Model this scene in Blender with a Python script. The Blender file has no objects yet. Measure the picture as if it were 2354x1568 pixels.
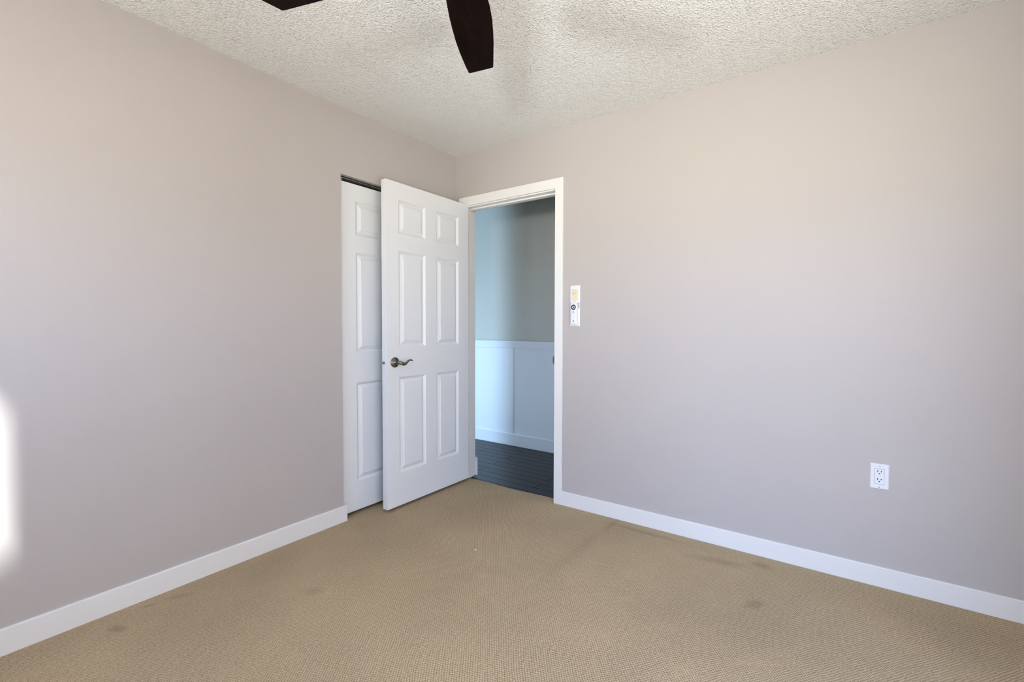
import bpy, bmesh, math, random
from mathutils import Vector, Matrix
random.seed(7)
scene = bpy.context.scene
C = scene.collection
R = math.radians

# ------------------------------------------------------------------ camera
YAW, PITCH, ROLL, F = -0.617928314, -0.0313684175, 0.00228566542, 1058.2774
cam_d = bpy.data.cameras.new('camera')
cam = bpy.data.objects.new('camera', cam_d); C.objects.link(cam)
fw = Vector((math.sin(YAW)*math.cos(PITCH), math.cos(YAW)*math.cos(PITCH), math.sin(PITCH)))
r0 = Vector((math.cos(YAW), -math.sin(YAW), 0)); u0 = r0.cross(fw)
rr = r0*math.cos(ROLL) + u0*math.sin(ROLL); uu = u0*math.cos(ROLL) - r0*math.sin(ROLL)
M = Matrix((rr, uu, -fw)).transposed().to_4x4()
M.translation = Vector((2.38646, -2.618733, 1.162425))
cam.matrix_world = M
cam_d.sensor_fit = 'HORIZONTAL'; cam_d.sensor_width = 36.0
cam_d.lens = F/2354*36.0; cam_d.clip_start = 0.02
scene.camera = cam

# ------------------------------------------------------------------ world, sun, daylight at the windows, exposure
SKY = 17.0
w = bpy.data.worlds.new('world'); scene.world = w; w.use_nodes = True
bg = w.node_tree.nodes['Background']
wt = w.node_tree
_tc = wt.nodes.new('ShaderNodeTexCoord'); _sp = wt.nodes.new('ShaderNodeSeparateXYZ'); _rp = wt.nodes.new('ShaderNodeValToRGB')
_mr = wt.nodes.new('ShaderNodeMapRange'); _mr.inputs[1].default_value = -1; _mr.inputs[2].default_value = 1
wt.links.new(_tc.outputs['Generated'], _sp.inputs[0]); wt.links.new(_sp.outputs['Z'], _mr.inputs[0]); wt.links.new(_mr.outputs[0], _rp.inputs[0])
_e = _rp.color_ramp.elements
while len(_e) < 5: _e.new(0.5)
for _el, (_p, _c) in zip(_e, [(0.0, (0.54, 0.515, 0.46)), (0.48, (0.60, 0.575, 0.52)), (0.51, (0.45, 0.58, 0.85)), (0.60, (0.39, 0.53, 0.85)), (1.0, (0.26, 0.40, 0.70))]):
    _el.position = _p; _el.color = (*_c, 1)
wt.links.new(_rp.outputs['Color'], bg.inputs['Color']); bg.inputs['Strength'].default_value = SKY

def area(name, loc, aim, sx, sy, power, col, spread=180):
    d = bpy.data.lights.new(name, 'AREA'); d.shape = 'RECTANGLE'; d.size = sx; d.size_y = sy
    d.energy = power; d.color = col; d.spread = R(spread)
    o = bpy.data.objects.new(name, d); C.objects.link(o); o.location = loc
    o.rotation_euler = (Vector(aim)-Vector(loc)).to_track_quat('-Z', 'Z').to_euler()
    return o
def portal(name, loc, aim, sx, sy):
    o = area(name, loc, aim, sx, sy, 1, (1, 1, 1)); o.data.cycles.is_portal = True
# daylight enters by an unseen back window; left and side ones added for fill
portal('window_portal', (2.385, -3.33, 1.535), (2.385, 0.0, 1.535), 0.67, 0.67)
portal('added_left_window_portal', (0.85, -3.33, 1.475), (0.85, 0.0, 1.475), 0.80, 0.95)
portal('added_side_window_portal', (3.43, -2.15, 1.065), (0.0, -2.15, 1.065), 1.7, 1.97)
area('fan_shadow_lamp', (2.36, -3.62, 1.40), (1.55, -1.1, 3.1), 0.26, 0.20, 22, (0.86, 0.94, 1.0), 96)  # added lamp outside the back window, aimed up to cast the fan's ceiling shadows
area('hall_daylight', (-1.28, -1.35, 1.05), (-0.80, 1.06, 1.15), 0.38, 1.9, 60, (0.46, 0.72, 1.0))
area('hall_end_fill', (-3.0, 0.50, 0.50), (0.2, 1.05, 0.45), 0.7, 0.7, 8, (0.60, 0.80, 1.0), 60)  # added fill lamp, brightens the right part of the wainscot
sd = bpy.data.lights.new('sun', 'SUN'); sd.energy = 44.0; sd.angle = R(5); sd.color = (0.93, 0.98, 1.0)
sun = bpy.data.objects.new('sun', sd); C.objects.link(sun)
sun.rotation_euler = Vector((-1.0, 0.325, -0.36)).to_track_quat('-Z', 'Z').to_euler()

scene.view_settings.view_transform = 'Standard'
scene.view_settings.look = 'None'
scene.view_settings.exposure = 0.07
scene.view_settings.gamma = 1.0
scene.view_settings.use_curve_mapping = False

# ------------------------------------------------------------------ materials
def mat(name, col, rough=0.5, metal=0.0, spec=0.5):
    m = bpy.data.materials.new(name); m.use_nodes = True
    b = m.node_tree.nodes['Principled BSDF']
    b.inputs['Base Color'].default_value = (*col, 1); b.inputs['Roughness'].default_value = rough
    b.inputs['Metallic'].default_value = metal; b.inputs['Specular IOR Level'].default_value = spec
    return m
def N(m, t, **kw):
    n = m.node_tree.nodes.new(t)
    for k, v in kw.items():
        if k in n.inputs: n.inputs[k].default_value = v
        else: setattr(n, k, v)
    return n
def L(m, a, b): m.node_tree.links.new(a, b)
def coords(m, scale=(1, 1, 1)):
    t = N(m, 'ShaderNodeTexCoord'); mp = N(m, 'ShaderNodeMapping'); mp.inputs['Scale'].default_value = scale
    L(m, t.outputs['Object'], mp.inputs['Vector']); return mp.outputs['Vector']
def bsdf(m): return m.node_tree.nodes['Principled BSDF']
def math_n(m, op, a, b=None, c=None):
    n = m.node_tree.nodes.new('ShaderNodeMath'); n.operation = op
    for i, v in enumerate((a, b, c)):
        if v is None: continue
        if isinstance(v, (int, float)): n.inputs[i].default_value = v
        else: L(m, v, n.inputs[i])
    return n.outputs[0]
def ramp(m, fac, stops):
    n = m.node_tree.nodes.new('ShaderNodeValToRGB'); e = n.color_ramp.elements
    while len(e) < len(stops): e.new(0.5)
    for el, (p, c) in zip(e, stops): el.position = p; el.color = (*c, 1)
    L(m, fac, n.inputs[0]); return n.outputs['Color']
def bump(m, h, strength, dist):
    b = N(m, 'ShaderNodeBump'); b.inputs['Strength'].default_value = strength; b.inputs['Distance'].default_value = dist
    L(m, h, b.inputs['Height']); L(m, b.outputs['Normal'], bsdf(m).inputs['Normal'])

def wall_paint(name, col, rough=0.55):
    m = mat(name, col, rough, spec=0.3); v = coords(m)
    n = N(m, 'ShaderNodeTexNoise', Scale=210.0, Detail=3.0); L(m, v, n.inputs['Vector'])
    n2 = N(m, 'ShaderNodeTexNoise', Scale=1.3, Detail=2.0); L(m, v, n2.inputs['Vector'])
    c = ramp(m, n2.outputs['Fac'], [(0.3, tuple(k*0.985 for k in col)), (0.7, tuple(min(1, k*1.012) for k in col))])
    L(m, c, bsdf(m).inputs['Base Color'])
    bump(m, n.outputs['Fac'], 0.12, 0.0015); return m
M_WALL = wall_paint('pink_beige_wall_paint', (0.50, 0.456, 0.424))
M_HALLG = wall_paint('grey_hall_wall_paint', (0.55, 0.55, 0.505))
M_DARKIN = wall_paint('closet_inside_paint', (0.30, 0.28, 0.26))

def ceiling_mat():
    m = mat('textured_ceiling', (0.90, 0.895, 0.855), 0.8, spec=0.2); v = coords(m)
    n = N(m, 'ShaderNodeTexNoise', Scale=140.0, Detail=3.0, Roughness=0.55); L(m, v, n.inputs['Vector'])
    vo = N(m, 'ShaderNodeTexVoronoi', Scale=115.0); vo.feature = 'SMOOTH_F1'; vo.inputs['Smoothness'].default_value = 0.4
    v2 = N(m, 'ShaderNodeVectorMath'); v2.operation = 'ADD'
    nn = N(m, 'ShaderNodeTexNoise', Scale=90.0, Detail=2.0); L(m, v, nn.inputs['Vector'])
    sc = N(m, 'ShaderNodeVectorMath'); sc.operation = 'SCALE'; sc.inputs['Scale'].default_value = 0.007
    L(m, nn.outputs['Color'], sc.inputs[0]); L(m, v, v2.inputs[0]); L(m, sc.outputs[0], v2.inputs[1])
    L(m, v2.outputs[0], vo.inputs['Vector'])
    blob = math_n(m, 'SUBTRACT', 1.0, vo.outputs['Distance'])
    blob = math_n(m, 'POWER', blob, 3.0)
    mask = math_n(m, 'MULTIPLY', blob, n.outputs['Fac'])
    h = math_n(m, 'ADD', mask, math_n(m, 'MULTIPLY', n.outputs['Fac'], 0.8))
    bump(m, h, 1.0, 0.0115); return m
M_CEIL = ceiling_mat()

def white_paint(name, col=(0.80, 0.805, 0.80), rough=0.35):
    m = mat(name, col, rough, spec=0.4); v = coords(m, (60, 60, 6))
    n = N(m, 'ShaderNodeTexNoise', Scale=4.0, Detail=4.0); L(m, v, n.inputs['Vector'])
    bump(m, n.outputs['Fac'], 0.05, 0.001); return m
M_DOOR = white_paint('white_door_paint')
M_CLOSET = white_paint('white_closet_door_paint', (0.78, 0.79, 0.785))
M_TRIM = white_paint('white_trim_paint', (0.81, 0.79, 0.755), 0.3)
M_WAIN = white_paint('white_wainscot_paint', (0.76, 0.80, 0.85), 0.4)

def carpet_mat():
    m = mat('beige_loop_carpet', (0.36, 0.28, 0.2), 0.95, spec=0.1)
    t = N(m, 'ShaderNodeTexCoord'); P = t.outputs['Object']
    # slightly wandering rows of loops
    nz = N(m, 'ShaderNodeTexNoise', Scale=5.0, Detail=2.0); L(m, P, nz.inputs['Vector'])
    nf = N(m, 'ShaderNodeTexNoise', Scale=60.0, Detail=2.0); L(m, P, nf.inputs['Vector'])
    def vm(op, a, b=None, s=None):
        n = N(m, 'ShaderNodeVectorMath'); n.operation = op; L(m, a, n.inputs[0])
        if b is not None: L(m, b, n.inputs[1])
        if s is not None: n.inputs['Scale'].default_value = s
        return n.outputs[0]
    q = vm('ADD', P, vm('SCALE', nz.outputs['Color'], s=0.016)); q = vm('ADD', q, vm('SCALE', nf.outputs['Color'], s=0.006))
    s = N(m, 'ShaderNodeSeparateXYZ'); L(m, q, s.inputs[0])
    sx_, cy_ = math.sin(R(52))/0.0085, math.cos(R(52))/0.0085
    X_ = math_n(m, 'MULTIPLY', s.outputs['X'], sx_*math.pi); Y_ = math_n(m, 'MULTIPLY', s.outputs['Y'], cy_*math.pi)
    a = math_n(m, 'ABSOLUTE', math_n(m, 'SINE', math_n(m, 'SUBTRACT', X_, Y_)))
    b = math_n(m, 'ABSOLUTE', math_n(m, 'SINE', math_n(m, 'ADD', X_, Y_)))
    pn = N(m, 'ShaderNodeTexNoise', Scale=11.0, Detail=2.0); L(m, P, pn.inputs['Vector'])
    pa = math_n(m, 'MULTIPLY_ADD', pn.outputs['Fac'], 1.6, -0.3)       # how deep each family of rows is pressed in
    pb = math_n(m, 'MULTIPLY_ADD', pn.outputs['Fac'], -1.3, 1.1)
    a = math_n(m, 'POWER', a, math_n(m, 'MAXIMUM', pa, 0.12)); b = math_n(m, 'POWER', b, math_n(m, 'MAXIMUM', pb, 0.12))
    loop = math_n(m, 'MULTIPLY_ADD', math_n(m, 'MULTIPLY', a, b), 0.5, math_n(m, 'MULTIPLY', math_n(m, 'MAXIMUM', a, b), 0.5))
    h = math_n(m, 'ADD', loop, math_n(m, 'MULTIPLY', nf.outputs['Fac'], 0.35))
    # yarn colour flecks, shade in the loop gaps, foot wear and stains
    fl = N(m, 'ShaderNodeTexNoise', Scale=130.0, Detail=3.0); L(m, P, fl.inputs['Vector'])
    big = N(m, 'ShaderNodeTexNoise', Scale=1.7, Detail=3.0); L(m, P, big.inputs['Vector'])
    col = ramp(m, fl.outputs['Fac'], [(0.3, (0.415, 0.320, 0.196)), (0.7, (0.575, 0.450, 0.288))])
    def mul(colr, fac, c):
        n = N(m, 'ShaderNodeMix'); n.data_type = 'RGBA'; n.blend_type = 'MULTIPLY'
        if isinstance(fac, (int, float)): n.inputs[0].default_value = fac
        else: L(m, fac, n.inputs[0])
        L(m, colr, n.inputs[6])
        if isinstance(c, tuple): n.inputs[7].default_value = (*c, 1)
        else: L(m, c, n.inputs[7])
        return n.outputs[2]
    col = mul(col, 1.0, ramp(m, loop, [(0.12, (0.22, 0.185, 0.14)), (0.85, (1.06, 1.05, 1.05))]))  # darker backing between loops, with the shade of the gaps painted into the colour
    col = mul(col, 1.0, ramp(m, big.outputs['Fac'], [(0.3, (0.90, 0.90, 0.90)), (0.65, (1.04, 1.03, 1.02))]))
    so = N(m, 'ShaderNodeSeparateXYZ'); L(m, P, so.inputs[0])
    edge = N(m, 'ShaderNodeTexNoise', Scale=25.0, Detail=3.0); L(m, P, edge.inputs['Vector'])
    spots = [(.153, -2.084, .035, .020, .35, 20), (2.121, -.484, .055, .03, .32, 60), (1.917, -.19, .13, .035, .25, 10), (2.10, -.11, .05, .035, .3, 0),
             (1.30, -.50, .035, .35, .10, 0), (1.50, -.09, .22, .018, .28, 0), (.865, -.802, .008, .008, -.6, 0), (.494, -.721, .022, .006, .3, 0),
             (.097, -1.857, .06, .02, .2, 60), (.072, -1.965, .03, .01, .3, 70), (.531, -1.507, .05, .03, .2, 30),
             (1.32, -.10, .02, .10, .22, 0), (.60, -.35, .30, .28, .12, 0), (2.30, -.75, .30, .25, .12, 30)]
    for (sx, sy, ra, rb, k, ang) in spots:
        ca, sa = math.cos(R(ang)), math.sin(R(ang))
        dx = math_n(m, 'SUBTRACT', so.outputs['X'], sx); dy = math_n(m, 'SUBTRACT', so.outputs['Y'], sy)
        e1 = math_n(m, 'ADD', math_n(m, 'MULTIPLY', dx, ca/ra), math_n(m, 'MULTIPLY', dy, sa/ra))
        e2 = math_n(m, 'ADD', math_n(m, 'MULTIPLY', dx, -sa/rb), math_n(m, 'MULTIPLY', dy, ca/rb))
        d = math_n(m, 'SQRT', math_n(m, 'ADD', math_n(m, 'MULTIPLY', e1, e1), math_n(m, 'MULTIPLY', e2, e2)))
        d = math_n(m, 'ADD', d, math_n(m, 'MULTIPLY_ADD', edge.outputs['Fac'], 0.8, -0.4))
        mr = N(m, 'ShaderNodeMapRange'); mr.interpolation_type = 'SMOOTHSTEP'
        L(m, d, mr.inputs[0]); mr.inputs[1].default_value = 1.5; mr.inputs[2].default_value = 0.2
        mr.inputs[3].default_value = 0; mr.inputs[4].default_value = 1
        f = math_n(m, 'MULTIPLY', mr.outputs[0], abs(k))
        col = mul(col, f, (0.35, 0.33, 0.33) if k > 0 else (2.6, 2.7, 2.9))
    L(m, col, bsdf(m).inputs['Base Color'])
    bump(m, h, 0.55, 0.004); return m
M_CARPET = carpet_mat()

def plank_mat():
    m = mat('dark_wood_planks', (0.02, 0.017, 0.016), 0.32, spec=0.12)
    t = N(m, 'ShaderNodeTexCoord'); br = N(m, 'ShaderNodeTexBrick')
    br.offset = 0.37; br.inputs['Scale'].default_value = 1.0
    br.inputs['Brick Width'].default_value = 0.95; br.inputs['Row Height'].default_value = 0.092
    br.inputs['Mortar Size'].default_value = 0.003; br.inputs['Mortar Smooth'].default_value = 0.3
    br.inputs['Color1'].default_value = (0.011, 0.009, 0.009, 1); br.inputs['Color2'].default_value = (0.018, 0.014, 0.013, 1)
    br.inputs['Mortar'].default_value = (0.004, 0.003, 0.003, 1)
    L(m, t.outputs['Object'], br.inputs['Vector'])
    v = coords(m, (3, 40, 1)); n = N(m, 'ShaderNodeTexNoise', Scale=1.5, Detail=5.0); L(m, v, n.inputs['Vector'])
    mx = N(m, 'ShaderNodeMix'); mx.data_type = 'RGBA'; mx.blend_type = 'MULTIPLY'; mx.inputs[0].default_value = 1
    L(m, br.outputs['Color'], mx.inputs[6]); L(m, ramp(m, n.outputs['Fac'], [(0.3, (.7, .7, .7)), (.7, (1.3, 1.3, 1.3))]), mx.inputs[7])
    L(m, mx.outputs[2], bsdf(m).inputs['Base Color'])
    L(m, math_n(m, 'MULTIPLY_ADD', br.outputs['Fac'], -0.22, 0.23), bsdf(m).inputs['Specular IOR Level'])
    h = math_n(m, 'ADD', math_n(m, 'MULTIPLY', br.outputs['Fac'], -1.0), math_n(m, 'MULTIPLY', n.outputs['Fac'], 0.5))
    bump(m, h, 0.5, 0.003); return m
M_PLANK = plank_mat()

def blade_mat():
    m = mat('dark_walnut_blade', (0.02, 0.009, 0.006), 0.5, spec=0.03); v = coords(m, (2.5, 28, 28))
    n = N(m, 'ShaderNodeTexNoise', Scale=2.2, Detail=6.0, Roughness=0.6); L(m, v, n.inputs['Vector'])
    L(m, ramp(m, n.outputs['Fac'], [(0.3, (0.0035, 0.0014, 0.0012)), (0.7, (0.0105, 0.0042, 0.003))]), bsdf(m).inputs['Base Color'])
    bump(m, n.outputs['Fac'], 0.1, 0.001); return m
M_BLADE = blade_mat()
def metal(name, col, rough):
    m = mat(name, col, rough, 1.0); v = coords(m)
    n = N(m, 'ShaderNodeTexNoise', Scale=90.0, Detail=3.0); L(m, v, n.inputs['Vector'])
    L(m, math_n(m, 'MULTIPLY_ADD', n.outputs['Fac'], 0.15, rough-0.07), bsdf(m).inputs['Roughness']); return m
M_NICKEL = metal('aged_nickel', (0.22, 0.20, 0.17), 0.30)
M_BRONZE = metal('dark_bronze', (0.10, 0.06, 0.04), 0.4)
M_STEEL = metal('track_steel', (0.50, 0.50, 0.50), 0.35)
def plastic(name, col, rough=0.35):
    m = mat(name, col, rough); v = coords(m)
    n = N(m, 'ShaderNodeTexNoise', Scale=400.0); L(m, v, n.inputs['Vector']); bump(m, n.outputs['Fac'], 0.03, 0.0005); return m
M_PLAS = plastic('white_plastic', (0.80, 0.80, 0.81))
M_PLASG = plastic('light_grey_plastic', (0.66, 0.67, 0.70))
M_CREAM = plastic('aged_cream_plastic', (0.76, 0.68, 0.45))
M_BLACK = plastic('black_plastic', (0.008, 0.008, 0.009), 0.5)
M_RED = plastic('orange_button_plastic', (0.55, 0.16, 0.06))
M_GREY = plastic('grey_screw', (0.35, 0.35, 0.37), 0.4)
M_GLASS = bpy.data.materials.new('window_glass'); M_GLASS.use_nodes = True
_t = M_GLASS.node_tree; _t.nodes.clear()
_o = _t.nodes.new('ShaderNodeOutputMaterial'); _m = _t.nodes.new('ShaderNodeMixShader'); _m.inputs[0].default_value = 0.06
_a = _t.nodes.new('ShaderNodeBsdfTransparent'); _g = _t.nodes.new('ShaderNodeBsdfGlossy'); _g.inputs['Roughness'].default_value = 0.02
_t.links.new(_a.outputs[0], _m.inputs[1]); _t.links.new(_g.outputs[0], _m.inputs[2]); _t.links.new(_m.outputs[0], _o.inputs[0])
M_BULB = mat('lit_frosted_glass', (0.9, 0.85, 0.75), 0.4)
bsdf(M_BULB).inputs['Emission Color'].default_value = (1.0, 0.72, 0.42, 1); bsdf(M_BULB).inputs['Emission Strength'].default_value = 16.0

# ------------------------------------------------------------------ mesh helpers
def bx(bm, x0, x1, y0, y1, z0, z1):
    v = [bm.verts.new((x, y, z)) for x in (x0, x1) for y in (y0, y1) for z in (z0, z1)]
    for f in ((0, 1, 3, 2), (4, 6, 7, 5), (0, 4, 5, 1), (2, 3, 7, 6), (0, 2, 6, 4), (1, 5, 7, 3)):
        bm.faces.new([v[i] for i in f])
    return bm
def obj(name, bm, m, parent=None, bevel=0, segs=2, smooth=False, loc=None):
    bmesh.ops.recalc_face_normals(bm, faces=bm.faces)
    me = bpy.data.meshes.new(name); bm.to_mesh(me); bm.free()
    o = bpy.data.objects.new(name, me); C.objects.link(o); me.materials.append(m)
    if smooth:
        for p in me.polygons: p.use_smooth = True
    if bevel:
        b = o.modifiers.new('bevel', 'BEVEL'); b.width = bevel; b.segments = segs; b.limit_method = 'ANGLE'; b.angle_limit = R(35)
    if loc: o.location = loc
    if parent: o.parent = parent
    return o
def box(name, a, m, parent=None, bevel=0, **k): return obj(name, bx(bmesh.new(), *a), m, parent, bevel, **k)
def boxes(name, lst, m, parent=None, bevel=0):
    bm = bmesh.new()
    for a in lst: bx(bm, *a)
    return obj(name, bm, m, parent, bevel)
def struct(o): o['kind'] = 'structure'; return o
def thing(name, label, cat, loc=(0, 0, 0)):
    o = bpy.data.objects.new(name, None); C.objects.link(o); o.location = loc
    o.empty_display_size = 0.05; o['label'] = label; o['category'] = cat; return o
def lathe(bm, prof, org, axis='z', n=40):
    org = Vector(org); rings = []
    for (r, h) in prof:
        ring = []
        for i in range(n):
            t = 2*math.pi*i/n; a, b = r*math.cos(t), r*math.sin(t)
            p = {'z': (a, b, h), 'x': (h, a, b), 'y': (a, h, b)}[axis]
            ring.append(bm.verts.new(org+Vector(p)))
        rings.append(ring)
    for A, B in zip(rings, rings[1:]):
        for i in range(n): bm.faces.new((A[i], A[(i+1) % n], B[(i+1) % n], B[i]))
    bm.faces.new(rings[0][::-1]); bm.faces.new(rings[-1]); return bm
def tube(bm, pts, radii, n=14, flat=1.0):
    """swept tube; radii per point (ru, rv); second axis is close to z"""
    pts = [Vector(p) for p in pts]; rings = []
    for i, p in enumerate(pts):
        d = (pts[min(i+1, len(pts)-1)]-pts[max(i-1, 0)]).normalized()
        up = Vector((0, 0, 1)); s = d.cross(up).normalized() if abs(d.dot(up)) < .98 else Vector((1, 0, 0)); q = s.cross(d).normalized()
        ru, rv = radii[i] if isinstance(radii[i], tuple) else (radii[i], radii[i])
        rings.append([bm.verts.new(p+s*ru*math.cos(2*math.pi*k/n)+q*rv*math.sin(2*math.pi*k/n)) for k in range(n)])
    for A, B in zip(rings, rings[1:]):
        for i in range(n): bm.faces.new((A[i], A[(i+1) % n], B[(i+1) % n], B[i]))
    bm.faces.new(rings[0][::-1]); bm.faces.new(rings[-1]); return bm

# ------------------------------------------------------------------ room shell
H = 2.44; RX = 3.30; BY = -3.20; T = 0.12
OX0, OX1, OZ = 0.085, 0.868, 2.046             # doorway clear opening
CY0, CY1, CZ = -0.988, -0.205, 2.052           # closet opening
# carpet with a slightly frayed edge in the doorway
bm = bmesh.new()
edge = [(OX0-0.06, 0.044)]
k = 70
for i in range(k+1):
    x = OX0 - 0.005 + (OX1-OX0+0.01)*i/k
    s = i/k
    edge.append((x, 0.044 + 0.006*math.sin(s*9) + 0.010*s + random.uniform(-0.003, 0.003) - (0.007 if 0.36 < s < 0.40 else 0)))
edge.append((OX1+0.06, 0.05))
outline = [(RX+T, 0.0), (RX+T, BY-T), (-0.70, BY-T), (-0.70, 0.0)]
pts = [(OX1+0.06, 0.0)] + outline + [(OX0-0.06, 0.0)] + edge
top = [bm.verts.new((x, y, 0)) for x, y in pts]; bot = [bm.verts.new((x, y, -0.016)) for x, y in pts]
bm.faces.new(top); bm.faces.new(bot[::-1])
for i in range(len(pts)): bm.faces.new((top[i], bot[i], bot[(i+1) % len(pts)], top[(i+1) % len(pts)]))
bmesh.ops.triangulate(bm, faces=[f for f in bm.faces if len(f.verts) > 4])
struct(obj('floor', bm, M_CARPET))
struct(box('floor_hallway', (-4.0, 3.6, 0.0, 2.4, -0.05, -0.012), M_PLANK))
struct(box('floor_far_room', (-4.0, -0.70, -2.6, 0.0, -0.05, -0.012), M_PLANK))
struct(box('ceiling', (-0.12, RX+T, BY-T, 0.0, H, H+0.1), M_CEIL))
struct(box('ceiling_hallway', (-4.0, 3.6, 0.0, 2.4, H, H+0.1), M_HALLG))
struct(box('ceiling_far_room', (-4.0, -0.12, -2.6, 0.0, H, H+0.1), M_CEIL))

# left wall with closet opening
struct(boxes('wall_left', [(-T, 0, BY-T, CY0, -0.016, H), (-T, 0, CY0, CY1, CZ, H), (-T, 0, CY1, 0, -0.016, H)], M_WALL))
# wall with the doorway (right-hand side of the picture)
jx0, jx1, jz = OX0-0.018, OX1+0.018, OZ+0.018
struct(boxes('wall_right', [(-0.10, jx0, 0, T, -0.012, H), (jx0, jx1, 0, T, jz, H), (jx1, RX+T, 0, T, -0.012, H)], M_WALL))
# wall behind the camera with a window
wx0, wx1, wz0, wz1 = 2.05, 2.72, 1.20, 1.87
vx0, vx1, vz0, vz1 = 0.45, 1.25, 1.00, 1.95
struct(boxes('wall_back', [(0, vx0, BY-T, BY, -0.016, H), (vx1, wx0, BY-T, BY, -0.016, H), (wx1, RX+T, BY-T, BY, -0.016, H), (wx0, wx1, BY-T, BY, -0.016, wz0), (wx0, wx1, BY-T, BY, wz1, H),
    (vx0, vx1, BY-T, BY, -0.016, vz0), (vx0, vx1, BY-T, BY, vz1, H)], M_WALL))
sy0, sy1, sz0, sz1 = -3.00, -1.30, 0.08, 2.05
struct(boxes('wall_side', [(RX, RX+T, BY, sy0, -0.016, H), (RX, RX+T, sy1, 0, -0.016, H), (RX, RX+T, sy0, sy1, -0.016, sz0), (RX, RX+T, sy0, sy1, sz1, H)], M_WALL))
def window(n, rect, flip):
    a0, a1, z0, z1 = rect; f = 0.04
    root = bpy.data.objects.new('window_%d' % n, None); C.objects.link(root); struct(root)
    def B(u0, u1, v0, v1, w0, w1):
        return (u0, u1, BY-w1, BY-w0, v0, v1) if not flip else (RX+w0, RX+w1, u0, u1, v0, v1)
    mid = (a0+a1)/2
    boxes('window_frame', [B(a0, a1, z0, z0+f, .05, .10), B(a0, a1, z1-f, z1, .05, .10), B(a0, a0+f, z0+f, z1-f, .05, .10), B(a1-f, a1, z0+f, z1-f, .05, .10), B(mid-.02, mid+.02, z0+f, z1-f, .055, .095)], M_TRIM, root, 0.003)
    boxes('pane', [B(a0+f, mid-.02, z0+f, z1-f, .073, .077), B(mid+.02, a1-f, z0+f, z1-f, .073, .077)], M_GLASS, root)
window(1, (wx0, wx1, wz0, wz1), False)
window(3, (vx0, vx1, vz0, vz1), False)  # added window, lets in light for the left floor and left wall
window(2, (sy0, sy1, sz0, sz1), True)  # added side opening, sized for soft fill on the left wall and ceiling
struct(box('wall_sun_blocker', (7.0, 7.2, -4.5, 0.5, -0.5, 4.2), M_WALL))  # unseen wall added to keep the sun out of the side window
# closet interior
struct(boxes('wall_closet', [(-0.70, -T, CY0-0.25, CY0-0.20, 0.0, H), (-0.70, -0.65, CY0-0.2, 0.0, 0.0, H)], M_DARKIN))

# baseboards (with the small caulked lip on the right one)
def baseboard(name, axis, a0, a1, face, h, t=0.012, sgn=1):
    bm = bmesh.new()
    prof = [(0, 0), (t, 0), (t, h-0.003), (t-0.003, h), (0, h)]
    A, B = [], []
    for d, z in prof:
        if axis == 'y': A.append(bm.verts.new((face+sgn*d, a0, z))); B.append(bm.verts.new((face+sgn*d, a1, z)))
        else: A.append(bm.verts.new((a0, face+sgn*d, z))); B.append(bm.verts.new((a1, face+sgn*d, z)))
    for i in range(5): bm.faces.new((A[i], B[i], B[(i+1) % 5], A[(i+1) % 5]))
    bm.faces.new(A); bm.faces.new(B[::-1])
    return struct(obj(name, bm, M_TRIM))
baseboard('baseboard_left', 'y', BY, -0.972, 0, 0.094)
baseboard('baseboard_right', 'x', 0.931, RX, 0, 0.089, sgn=-1)
baseboard('baseboard_back', 'x', 0.012, RX-0.012, BY, 0.09)
baseboard('baseboard_side', 'y', -1.3, -0.012, RX, 0.09, sgn=-1)

# ------------------------------------------------------------------ doorway: jambs, stops, casing
root = bpy.data.objects.new('trim_1', None); C.objects.link(root); struct(root); root['label'] = 'white door casing and jamb around the hallway doorway'
J = 0.018
boxes('jamb', [(jx0, OX0, -0.001, T+0.001, 0.0, OZ), (OX1, jx1, -0.001, T+0.001, -0.012, OZ), (jx0, jx1, -0.001, T+0.001, OZ, OZ+J)], M_TRIM, root, 0.0015)
boxes('door_stop', [(OX0, OX0+0.011, 0.042, 0.078, 0.0, OZ-0.011), (OX1-0.011, OX1, 0.042, 0.078, 0.0, OZ-0.011), (OX0, OX1, 0.042, 0.078, OZ-0.011, OZ)], M_TRIM, root, 0.0015)
bm = bmesh.new()
cx0i, cx1i, czi = OX0-0.006, OX1+0.006, OZ+0.008
cx0o, cx1o, czo = 0.046, 0.931, 2.119
pt = [(cx0i, 0), (cx0i, czi), (cx1i, czi), (cx1i, 0), (cx1o, 0), (cx1o, czo), (cx0o, czo), (cx0o, 0)]
fr = [bm.verts.new((x, -0.016, z)) for x, z in pt]; bk = [bm.verts.new((x, 0, z)) for x, z in pt]
for q in ((0, 1, 6, 7), (1, 2, 5, 6), (2, 3, 4, 5)): bm.faces.new([fr[i] for i in q]); bm.faces.new([bk[i] for i in q][::-1])
for i in range(8): bm.faces.new((fr[i], bk[i], bk[(i+1) % 8], fr[(i+1) % 8]))
obj('casing', bm, M_TRIM, root, 0.0025)
boxes('hallway_casing', [(0.020, OX0-0.006, T, T+0.014, 0.0, czo), (OX1+0.006, cx1o, T, T+0.014, 0.0, czo), (OX0-0.006, OX1+0.006, T, T+0.014, czi, czo)], M_TRIM, root, 0.002)
bm = bx(bmesh.new(), OX1-0.0022, OX1, -0.012, 0.034, 0.915, 0.972); bx(bm, OX1-0.006, OX1-0.0022, -0.014, -0.002, 0.924, 0.963)
obj('strike_plate', bm, M_NICKEL, root, 0.001)['label'] = 'dark metal strike plate'

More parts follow.
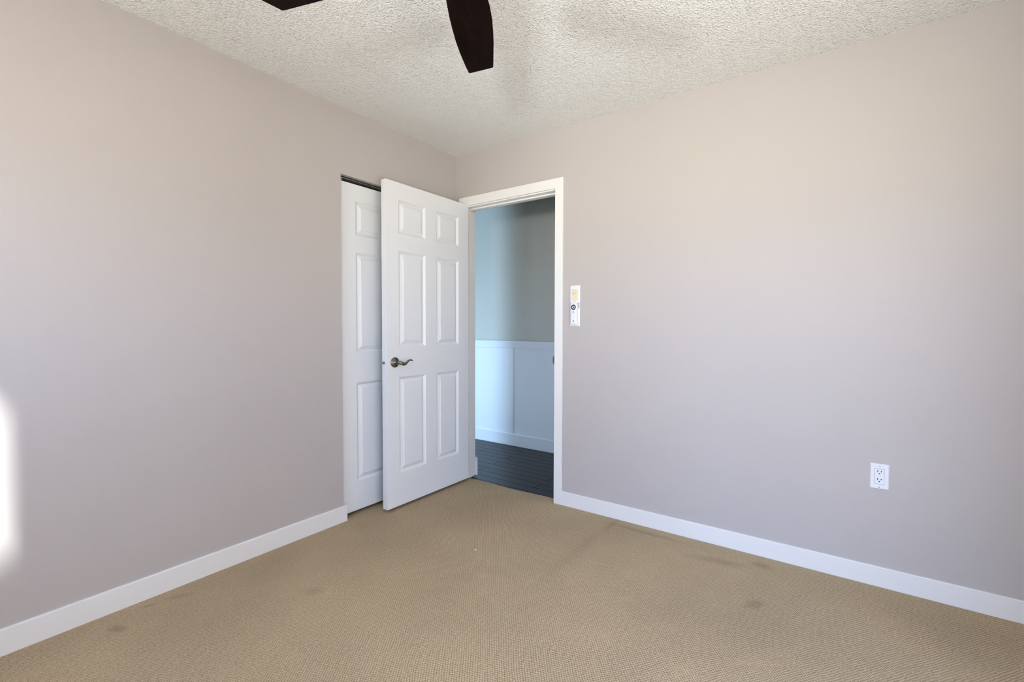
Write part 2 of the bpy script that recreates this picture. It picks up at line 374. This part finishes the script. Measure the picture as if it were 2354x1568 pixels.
# ------------------------------------------------------------------ six panel doors
def door_mesh(width, height, thick, cols, rows):
    """local: hinge edge u=0, u runs to the free edge; face normal +x at x=0, back at x=-thick"""
    us = sorted({0, width, *[c for p in cols for c in p]}); zs = sorted({0, height, *[c for p in rows for c in p]})
    bm = bmesh.new()
    prof = [(0, 0), (0.0015, -0.0022), (0.008, -0.0070), (0.014, -0.0115), (0.017, -0.0120), (0.0185, -0.0100), (0.036, -0.0028), (0.0375, -0.0006)]
    for side in (0, 1):
        def P(u, z, d): return ((d if side == 0 else -thick-d), -u, z)
        for i in range(len(us)-1):
            for j in range(len(zs)-1):
                u0, u1, z0, z1 = us[i], us[i+1], zs[j], zs[j+1]
                if (u0, u1) in cols and (z0, z1) in rows:
                    prev = None
                    for (s, d) in prof:
                        ring = [bm.verts.new(P(u, z, d)) for u, z in ((u0+s, z0+s), (u1-s, z0+s), (u1-s, z1-s), (u0+s, z1-s))]
                        if prev:
                            for k in range(4): bm.faces.new((prev[k], prev[(k+1) % 4], ring[(k+1) % 4], ring[k]))
                        prev = ring
                    bm.faces.new(prev)
                else:
                    bm.faces.new([bm.verts.new(P(u, z, 0)) for u, z in ((u0, z0), (u1, z0), (u1, z1), (u0, z1))])
    for (a, b) in zip(us, us[1:]):
        for z in (0, height): bm.faces.new([bm.verts.new(p) for p in ((0, -a, z), (0, -b, z), (-thick, -b, z), (-thick, -a, z))])
    for (a, b) in zip(zs, zs[1:]):
        for u in (0, width): bm.faces.new([bm.verts.new(p) for p in ((0, -u, a), (0, -u, b), (-thick, -u, b), (-thick, -u, a))])
    bmesh.ops.remove_doubles(bm, verts=bm.verts, dist=1e-5)
    return bm
D0 = 0.020
DW, DH, DT = 0.765, 2.040, 0.043
cols = [(0.112, 0.334), (0.438, 0.665)]
rows = [(0.231-D0, 0.841-D0), (1.033-D0, 1.635-D0), (1.744-D0, 1.952-D0)]
root = bpy.data.objects.new('door_1', None); C.objects.link(root); struct(root)
root['label'] = 'white six-panel door standing open into the room in front of the closet'
root.location = (0.127, 0.0, D0); root.rotation_euler = (0, 0, R(-0.15))
obj('door_panel', door_mesh(DW, DH, DT, cols, rows), M_DOOR, root, 0.0012)
# lever handles, both sides
def lever(parent, side):
    s = 1 if side == 0 else -1; x0 = 0 if side == 0 else -DT
    u, z = 0.703, 0.937-D0
    bm = lathe(bmesh.new(), [(0.0315, 0), (0.0325, 0.003*s), (0.0315, 0.006*s), (0.027, 0.009*s), (0.018, 0.0115*s), (0.0125, 0.014*s), (0.0115, 0.020*s)], (x0, -u, z), 'x')
    hnd = obj('lever_handle', bm, M_NICKEL, parent, smooth=True)
    bm = bmesh.new()
    y0 = -u
    tube(bm, [(x0+.018*s, y0, z), (x0+.034*s, y0, z), (x0+.046*s, y0+.004, z-.001), (x0+.052*s, y0+.014, z-.004), (x0+.053*s, y0+.028, z-.010), (x0+.052*s, y0+.042, z-.0095),
              (x0+.051*s, y0+.055, z-.001), (x0+.050*s, y0+.068, z+.0085), (x0+.049*s, y0+.082, z+.0125), (x0+.047*s, y0+.096, z+.0115), (x0+.044*s, y0+.108, z+.007), (x0+.042*s, y0+.114, z+.004)],
         [.0105, .0105, .0115, (.0115, .0115), (.009, .0105), (.0075, .009), (.0065, .0075), (.006, .006), (.0055, .0048), (.005, .0042), (.0045, .0036), (.002, .002)], n=16)
    obj('lever', bm, M_NICKEL, hnd, smooth=True)
lever(root, 0); lever(root, 1)
bm = bx(bmesh.new(), -DT/2-.0125, -DT/2+.0125, -DW-.0008, -DW+.001, .937-D0-.028, .937-D0+.028)
lt = obj('latch_plate', bm, M_DOOR, root, 0.001)
obj('latch_bolt', tube(bmesh.new(), [(-DT/2, -DW+.004, .937-D0), (-DT/2, -DW-.009, .937-D0), (-DT/2+.002, -DW-.011, .937-D0)], [.0085, .0085, .005], n=20), M_NICKEL, lt, smooth=True)
for z in (0.20, 1.0, 1.82):
    obj('hinge', lathe(bmesh.new(), [(0.0045, 0), (0.0065, .004), (0.0065, .085), (0.0045, .089)], (-DT+0.007, 0.010, z), 'z', 16), M_NICKEL, root, smooth=True)

# closet door, sliding on a track
root = bpy.data.objects.new('door_2', None); C.objects.link(root); struct(root)
root['label'] = 'white six-panel closet door behind the open door'
root.location = (-0.030, -0.212, 0.022)
cc = [(0.095, 0.322), (0.429, 0.656)]
cr = [(0.203-.022, 0.815-.022), (1.000-.022, 1.612-.022), (1.717-.022, 1.923-.022)]
obj('door_panel', door_mesh(0.762, 2.002, 0.035, cc, cr), M_CLOSET, root, 0.0012)
tr = bpy.data.objects.new('closet_track', None); C.objects.link(tr)
tr['label'] = 'sliding door track with a black fill for the shaded gap, under the closet opening head'; tr['category'] = 'door track'
tr.location = (0, CY0, CZ)
boxes('track_gap_fill', [(-.070, -.030, 0.002, CY1-CY0-.002, -.022, -.001), ], M_BLACK, tr)  # black box stands in for the shade in the gap above the door
boxes('track_rail', [(-.030, -.0285, 0.002, CY1-CY0-.002, -.0115, -.0085), (-.030, -.0285, 0.022, 0.026, -.026, -.012)], M_STEEL, tr)
bm = bmesh.new(); bx(bm, -.030, -.012, 0.008, .030, 0, .004); bx(bm, -.030, -.026, .008, .030, .0, .012)
g = obj('floor_guide', bm, M_BLACK, None, 0.001, loc=(-0.005, CY0+.012, 0.0))
g['label'] = 'small black floor guide at the foot of the closet door'; g['category'] = 'door guide'

# ------------------------------------------------------------------ hallway seen through the doorway
HY = 1.075
struct(box('wall_hallway', (-4.0, 3.6, HY, HY+.1, -0.012, H), M_HALLG))
struct(boxes('wall_hallway_near', [(-0.70, -0.10, 0.0, T, -0.012, H)], M_HALLG))
struct(boxes('wall_hallway_end', [(3.6, 3.7, 0.0, HY, -0.012, H), (-4.1, -4.0, -2.6, HY, -.012, H), (-4.0, -0.70, -2.7, -2.6, -.012, H)], M_HALLG))
root = bpy.data.objects.new('trim_2', None); C.objects.link(root); struct(root); root['label'] = 'white board and batten wainscot on the hallway wall'
box('wainscot_board', (-4.0, 3.6, HY-.006, HY, 0.0, 0.95), M_WAIN, root)
box('chair_rail', (-4.0, 3.6, HY-.024, HY, 0.950, 1.022), M_WAIN, root, 0.003)
box('base_rail', (-4.0, 3.6, HY-.020, HY, -.012, 0.102), M_WAIN, root, 0.003)
for xb in (-2.60, -1.75, -0.285, .64, 1.5, 2.35):
    box('batten', (xb+.0-.0, xb+.070, HY-.010, HY-.005, 0.100, 0.952), M_WAIN, root, 0.002)
for (x0, x1) in ((-0.70, 0.020), (0.95, 3.5)):
    o = baseboard('baseboard_hallway', 'x', x0, x1, T, 0.13, 0.012)
baseboard('trim_3', 'x', 0.030, 0.098, T+.014, 0.14, 0.006)

# ------------------------------------------------------------------ switches, remote, outlet
def plate(name, cx, cz, wd, ht, parent, m=None, t=0.0055):
    bm = bmesh.new(); e = 0.004
    a = [bm.verts.new((x, 0, z)) for x, z in ((-wd/2, -ht/2), (wd/2, -ht/2), (wd/2, ht/2), (-wd/2, ht/2))]
    b = [bm.verts.new((x, -t, z)) for x, z in ((-wd/2+e, -ht/2+e), (wd/2-e, -ht/2+e), (wd/2-e, ht/2-e), (-wd/2+e, ht/2-e))]
    for i in range(4): bm.faces.new((a[i], a[(i+1) % 4], b[(i+1) % 4], b[i]))
    bm.faces.new(a); bm.faces.new(b)
    return obj(name, bm, m or M_PLAS, parent, 0.0015, loc=(cx, 0, cz))
def disc(name, x, z, r, y0, y1, m, parent, prof=None):
    return obj(name, lathe(bmesh.new(), prof or [(r, y0), (r, (y0*.3+y1*.7)), (r*.85, y1)], (x, 0, z), 'y', 28), m, parent, smooth=False)
sw = thing('dimmer_switch', 'white wall plate with a round knob on a yellowed cream insert, above the remote', 'light switch', (1.0165, 0, 1.368))
plate('wall_plate', 0, 0, .071, .114, sw)
ins = box('insert', (-.0195, .0195, -.0075, -.005, -.040, .034), M_CREAM, sw, 0.002); ins['label'] = 'yellowed cream plastic insert'
kn = disc('knob', 0, .016, .0115, -.0074, -.020, M_CREAM, sw, [(.0125, -.0074), (.012, -.010), (.0108, -.018), (.0095, -.020)])
disc('knob_cap', 0, .016, .006, -.020, -.0207, M_PLAS, kn)
disc('screw', 0, .047, .0025, -.005, -.0063, M_GREY, sw); disc('screw', 0, -.047, .0025, -.005, -.0063, M_GREY, sw)
rp = thing('blank_wall_plate', 'white wall plate below the dimmer switch, partly covered by the remote', 'wall plate', (1.0165, 0, 1.2375))
plate('plate_body', 0, 0, .071, .146, rp)
box('notch', (.0245, .0325, -.0062, -.0052, .040, .068), M_GREY, rp, 0.0003)['label'] = 'grey recessed notch'
disc('screw', -.002, -.063, .003, -.005, -.0068, M_GREY, rp)
rc = thing('fan_remote', 'white fan remote with a black ring button hanging on the lower wall plate', 'remote control', (1.0165, -.006, 1.244))
bm = bx(bmesh.new(), -.0205, .0205, -.017, 0, -.065, .070)
obj('remote_body', bm, M_PLAS, rc, 0.005, 3)
bm = bmesh.new()      # black ring button
n = 40
for (ri, ro, y) in ((.0095, .0165, -.0183),):
    A = [bm.verts.new((ri*math.cos(2*math.pi*i/n), y, .041+ri*math.sin(2*math.pi*i/n))) for i in range(n)]
    B = [bm.verts.new((ro*math.cos(2*math.pi*i/n), y, .041+ro*math.sin(2*math.pi*i/n))) for i in range(n)]
    A2 = [bm.verts.new((v.co.x, -.0165, v.co.z)) for v in A]; B2 = [bm.verts.new((v.co.x, -.0165, v.co.z)) for v in B]
    for i in range(n):
        j = (i+1) % n
        bm.faces.new((A[i], A[j], B[j], B[i])); bm.faces.new((A2[i], A2[j], A[j], A[i])); bm.faces.new((B[i], B[j], B2[j], B2[i]))
obj('ring_button', bm, M_BLACK, rc)['label'] = 'black ring button'
disc('centre_button', 0, .041, .0045, -.0165, -.0188, M_BLACK, rc)['label'] = 'black centre button'
disc('light_button', -.001, .0105, .0042, -.0165, -.0185, M_RED, rc)['label'] = 'small orange button'
disc('power_button', 0, -.0465, .0042, -.0165, -.0185, M_BLACK, rc)['label'] = 'small black button'
disc('indicator', .001, .064, .0015, -.0165, -.0175, M_GREY, rc)
bm = bx(bmesh.new(), -.0225, .0225, -.010, 0, -.072, -.050)
obj('remote_cradle', bm, M_PLAS, rc, 0.003, 3)

ot = thing('wall_outlet', 'white duplex power outlet with a wide cover plate, low on the right wall', 'power outlet', (2.5455, 0, .4955))
plate('wall_plate', 0, 0, .070, .115, ot)
box('gasket', (-.0175, .0175, -.0058, -.0050, -.0350, .0350), M_GREY, ot)['label'] = 'dark seam around the receptacle'
rec = box('receptacle', (-.0165, .0165, -.0078, -.004, -.0335, .0335), M_PLAS, ot, 0.001)
for s in (.0175, -.0180):
    for (a, hh) in ((-.0063, .0085), (.0063, .0068)):
        box('slot', (a-.0016, a+.0016, -.0081, -.0076, s+.0065-hh/2, s+.0065+hh/2), M_BLACK, rec)
    bm = bmesh.new(); lathe(bm, [(.0026, -.0076), (.0026, -.0081)], (0, 0, s-.0035), 'y', 20); bx(bm, -.0026, .0026, -.0081, -.0076, s-.0062, s-.0035)
    obj('ground_slot', bm, M_BLACK, rec)
box('screw', (-.003, .003, -.0062, -.0052, .0468, .0486), M_BLACK, ot); disc('screw', 0, -.0478, .0028, -.0052, -.0066, M_GREY, ot)

# ------------------------------------------------------------------ ceiling fan
FX, FY, FZ = 1.5343, -1.7402, 2.17
fan = thing('ceiling_fan', 'ceiling fan with five dark wood blades hanging from the textured ceiling', 'ceiling fan', (FX, FY, H))
def fz(z): return z-H
obj('canopy', lathe(bmesh.new(), [(.070, 0), (.070, -.012), (.062, -.030), (.040, -.045), (.016, -.050)], (0, 0, 0)), M_BRONZE, fan, smooth=True)
obj('downrod', lathe(bmesh.new(), [(.012, -.045), (.012, -.15)], (0, 0, 0), n=20), M_BRONZE, fan, smooth=True)
obj('motor_housing', lathe(bmesh.new(), [(.03, -.125), (.075, -.140), (.110, -.165), (.118, -.195), (.118, -.225), (.100, -.250), (.070, -.262)], (0, 0, 0)), M_BRONZE, fan, smooth=True)
lk = obj('light_kit', lathe(bmesh.new(), [(.068, -.255), (.072, -.268), (.072, -.292), (.05, -.30)], (0, 0, 0)), M_BRONZE, fan, smooth=True)
obj('glass_bowl', lathe(bmesh.new(), [(.070, -.292), (.088, -.298), (.092, -.312), (.082, -.332), (.055, -.348), (.025, -.355), (.006, -.356)], (0, 0, 0)), M_BULB, lk, smooth=True)
# blade outline: (radius, low-azimuth side offset, high-azimuth side offset)
LOW = [(.195, -.060), (.25, -.0670), (.30, -.0680), (.36, -.0635), (.42, -.0550), (.48, -.0445), (.54, -.0320), (.59, -.0215), (.618, -.0155)]
TOP = [(.6245, -.0125), (.6205, .0800)]
HIGH = [(.617, .0838), (.58, .0845), (.54, .0842), (.48, .0830), (.42, .0800), (.36, .0740), (.30, .0670), (.195, .0500)]
def blade_bm():
    bm = bmesh.new(); ol = LOW+TOP+HIGH
    t = [bm.verts.new((x, y, .003)) for x, y in ol]; b = [bm.verts.new((x, y, -.003)) for x, y in ol]
    bm.faces.new(t); bm.faces.new(b[::-1])
    for i in range(len(ol)): bm.faces.new((t[i], b[i], b[(i+1) % len(ol)], t[(i+1) % len(ol)]))
    return bm
def iron_bm():
    bm = bmesh.new()
    bx(bm, .085, .215, -.014, .014, .0032, .0082)
    lathe(bm, [(.034, .0030), (.034, .0072), (.026, .0092)], (.225, 0, 0), 'z', 24)
    return bm
PITCH_B = R(-10.3)
b0 = obj('blade', blade_bm(), M_BLADE, fan, 0.0015); i0 = obj('blade_iron', iron_bm(), M_BRONZE, b0, 0.001)
for i in range(5):
    az = R(116.53 - 72*i)
    if i == 0: b, ir = b0, i0
    else:
        b = b0.copy(); C.objects.link(b); b.parent = fan
        ir = i0.copy(); C.objects.link(ir); ir.parent = b
    b.location = (0, 0, FZ-H)
    b.rotation_mode = 'QUATERNION'
    b.rotation_quaternion = (Matrix.Rotation(az, 3, 'Z') @ Matrix.Rotation(PITCH_B, 3, 'X')).to_quaternion()
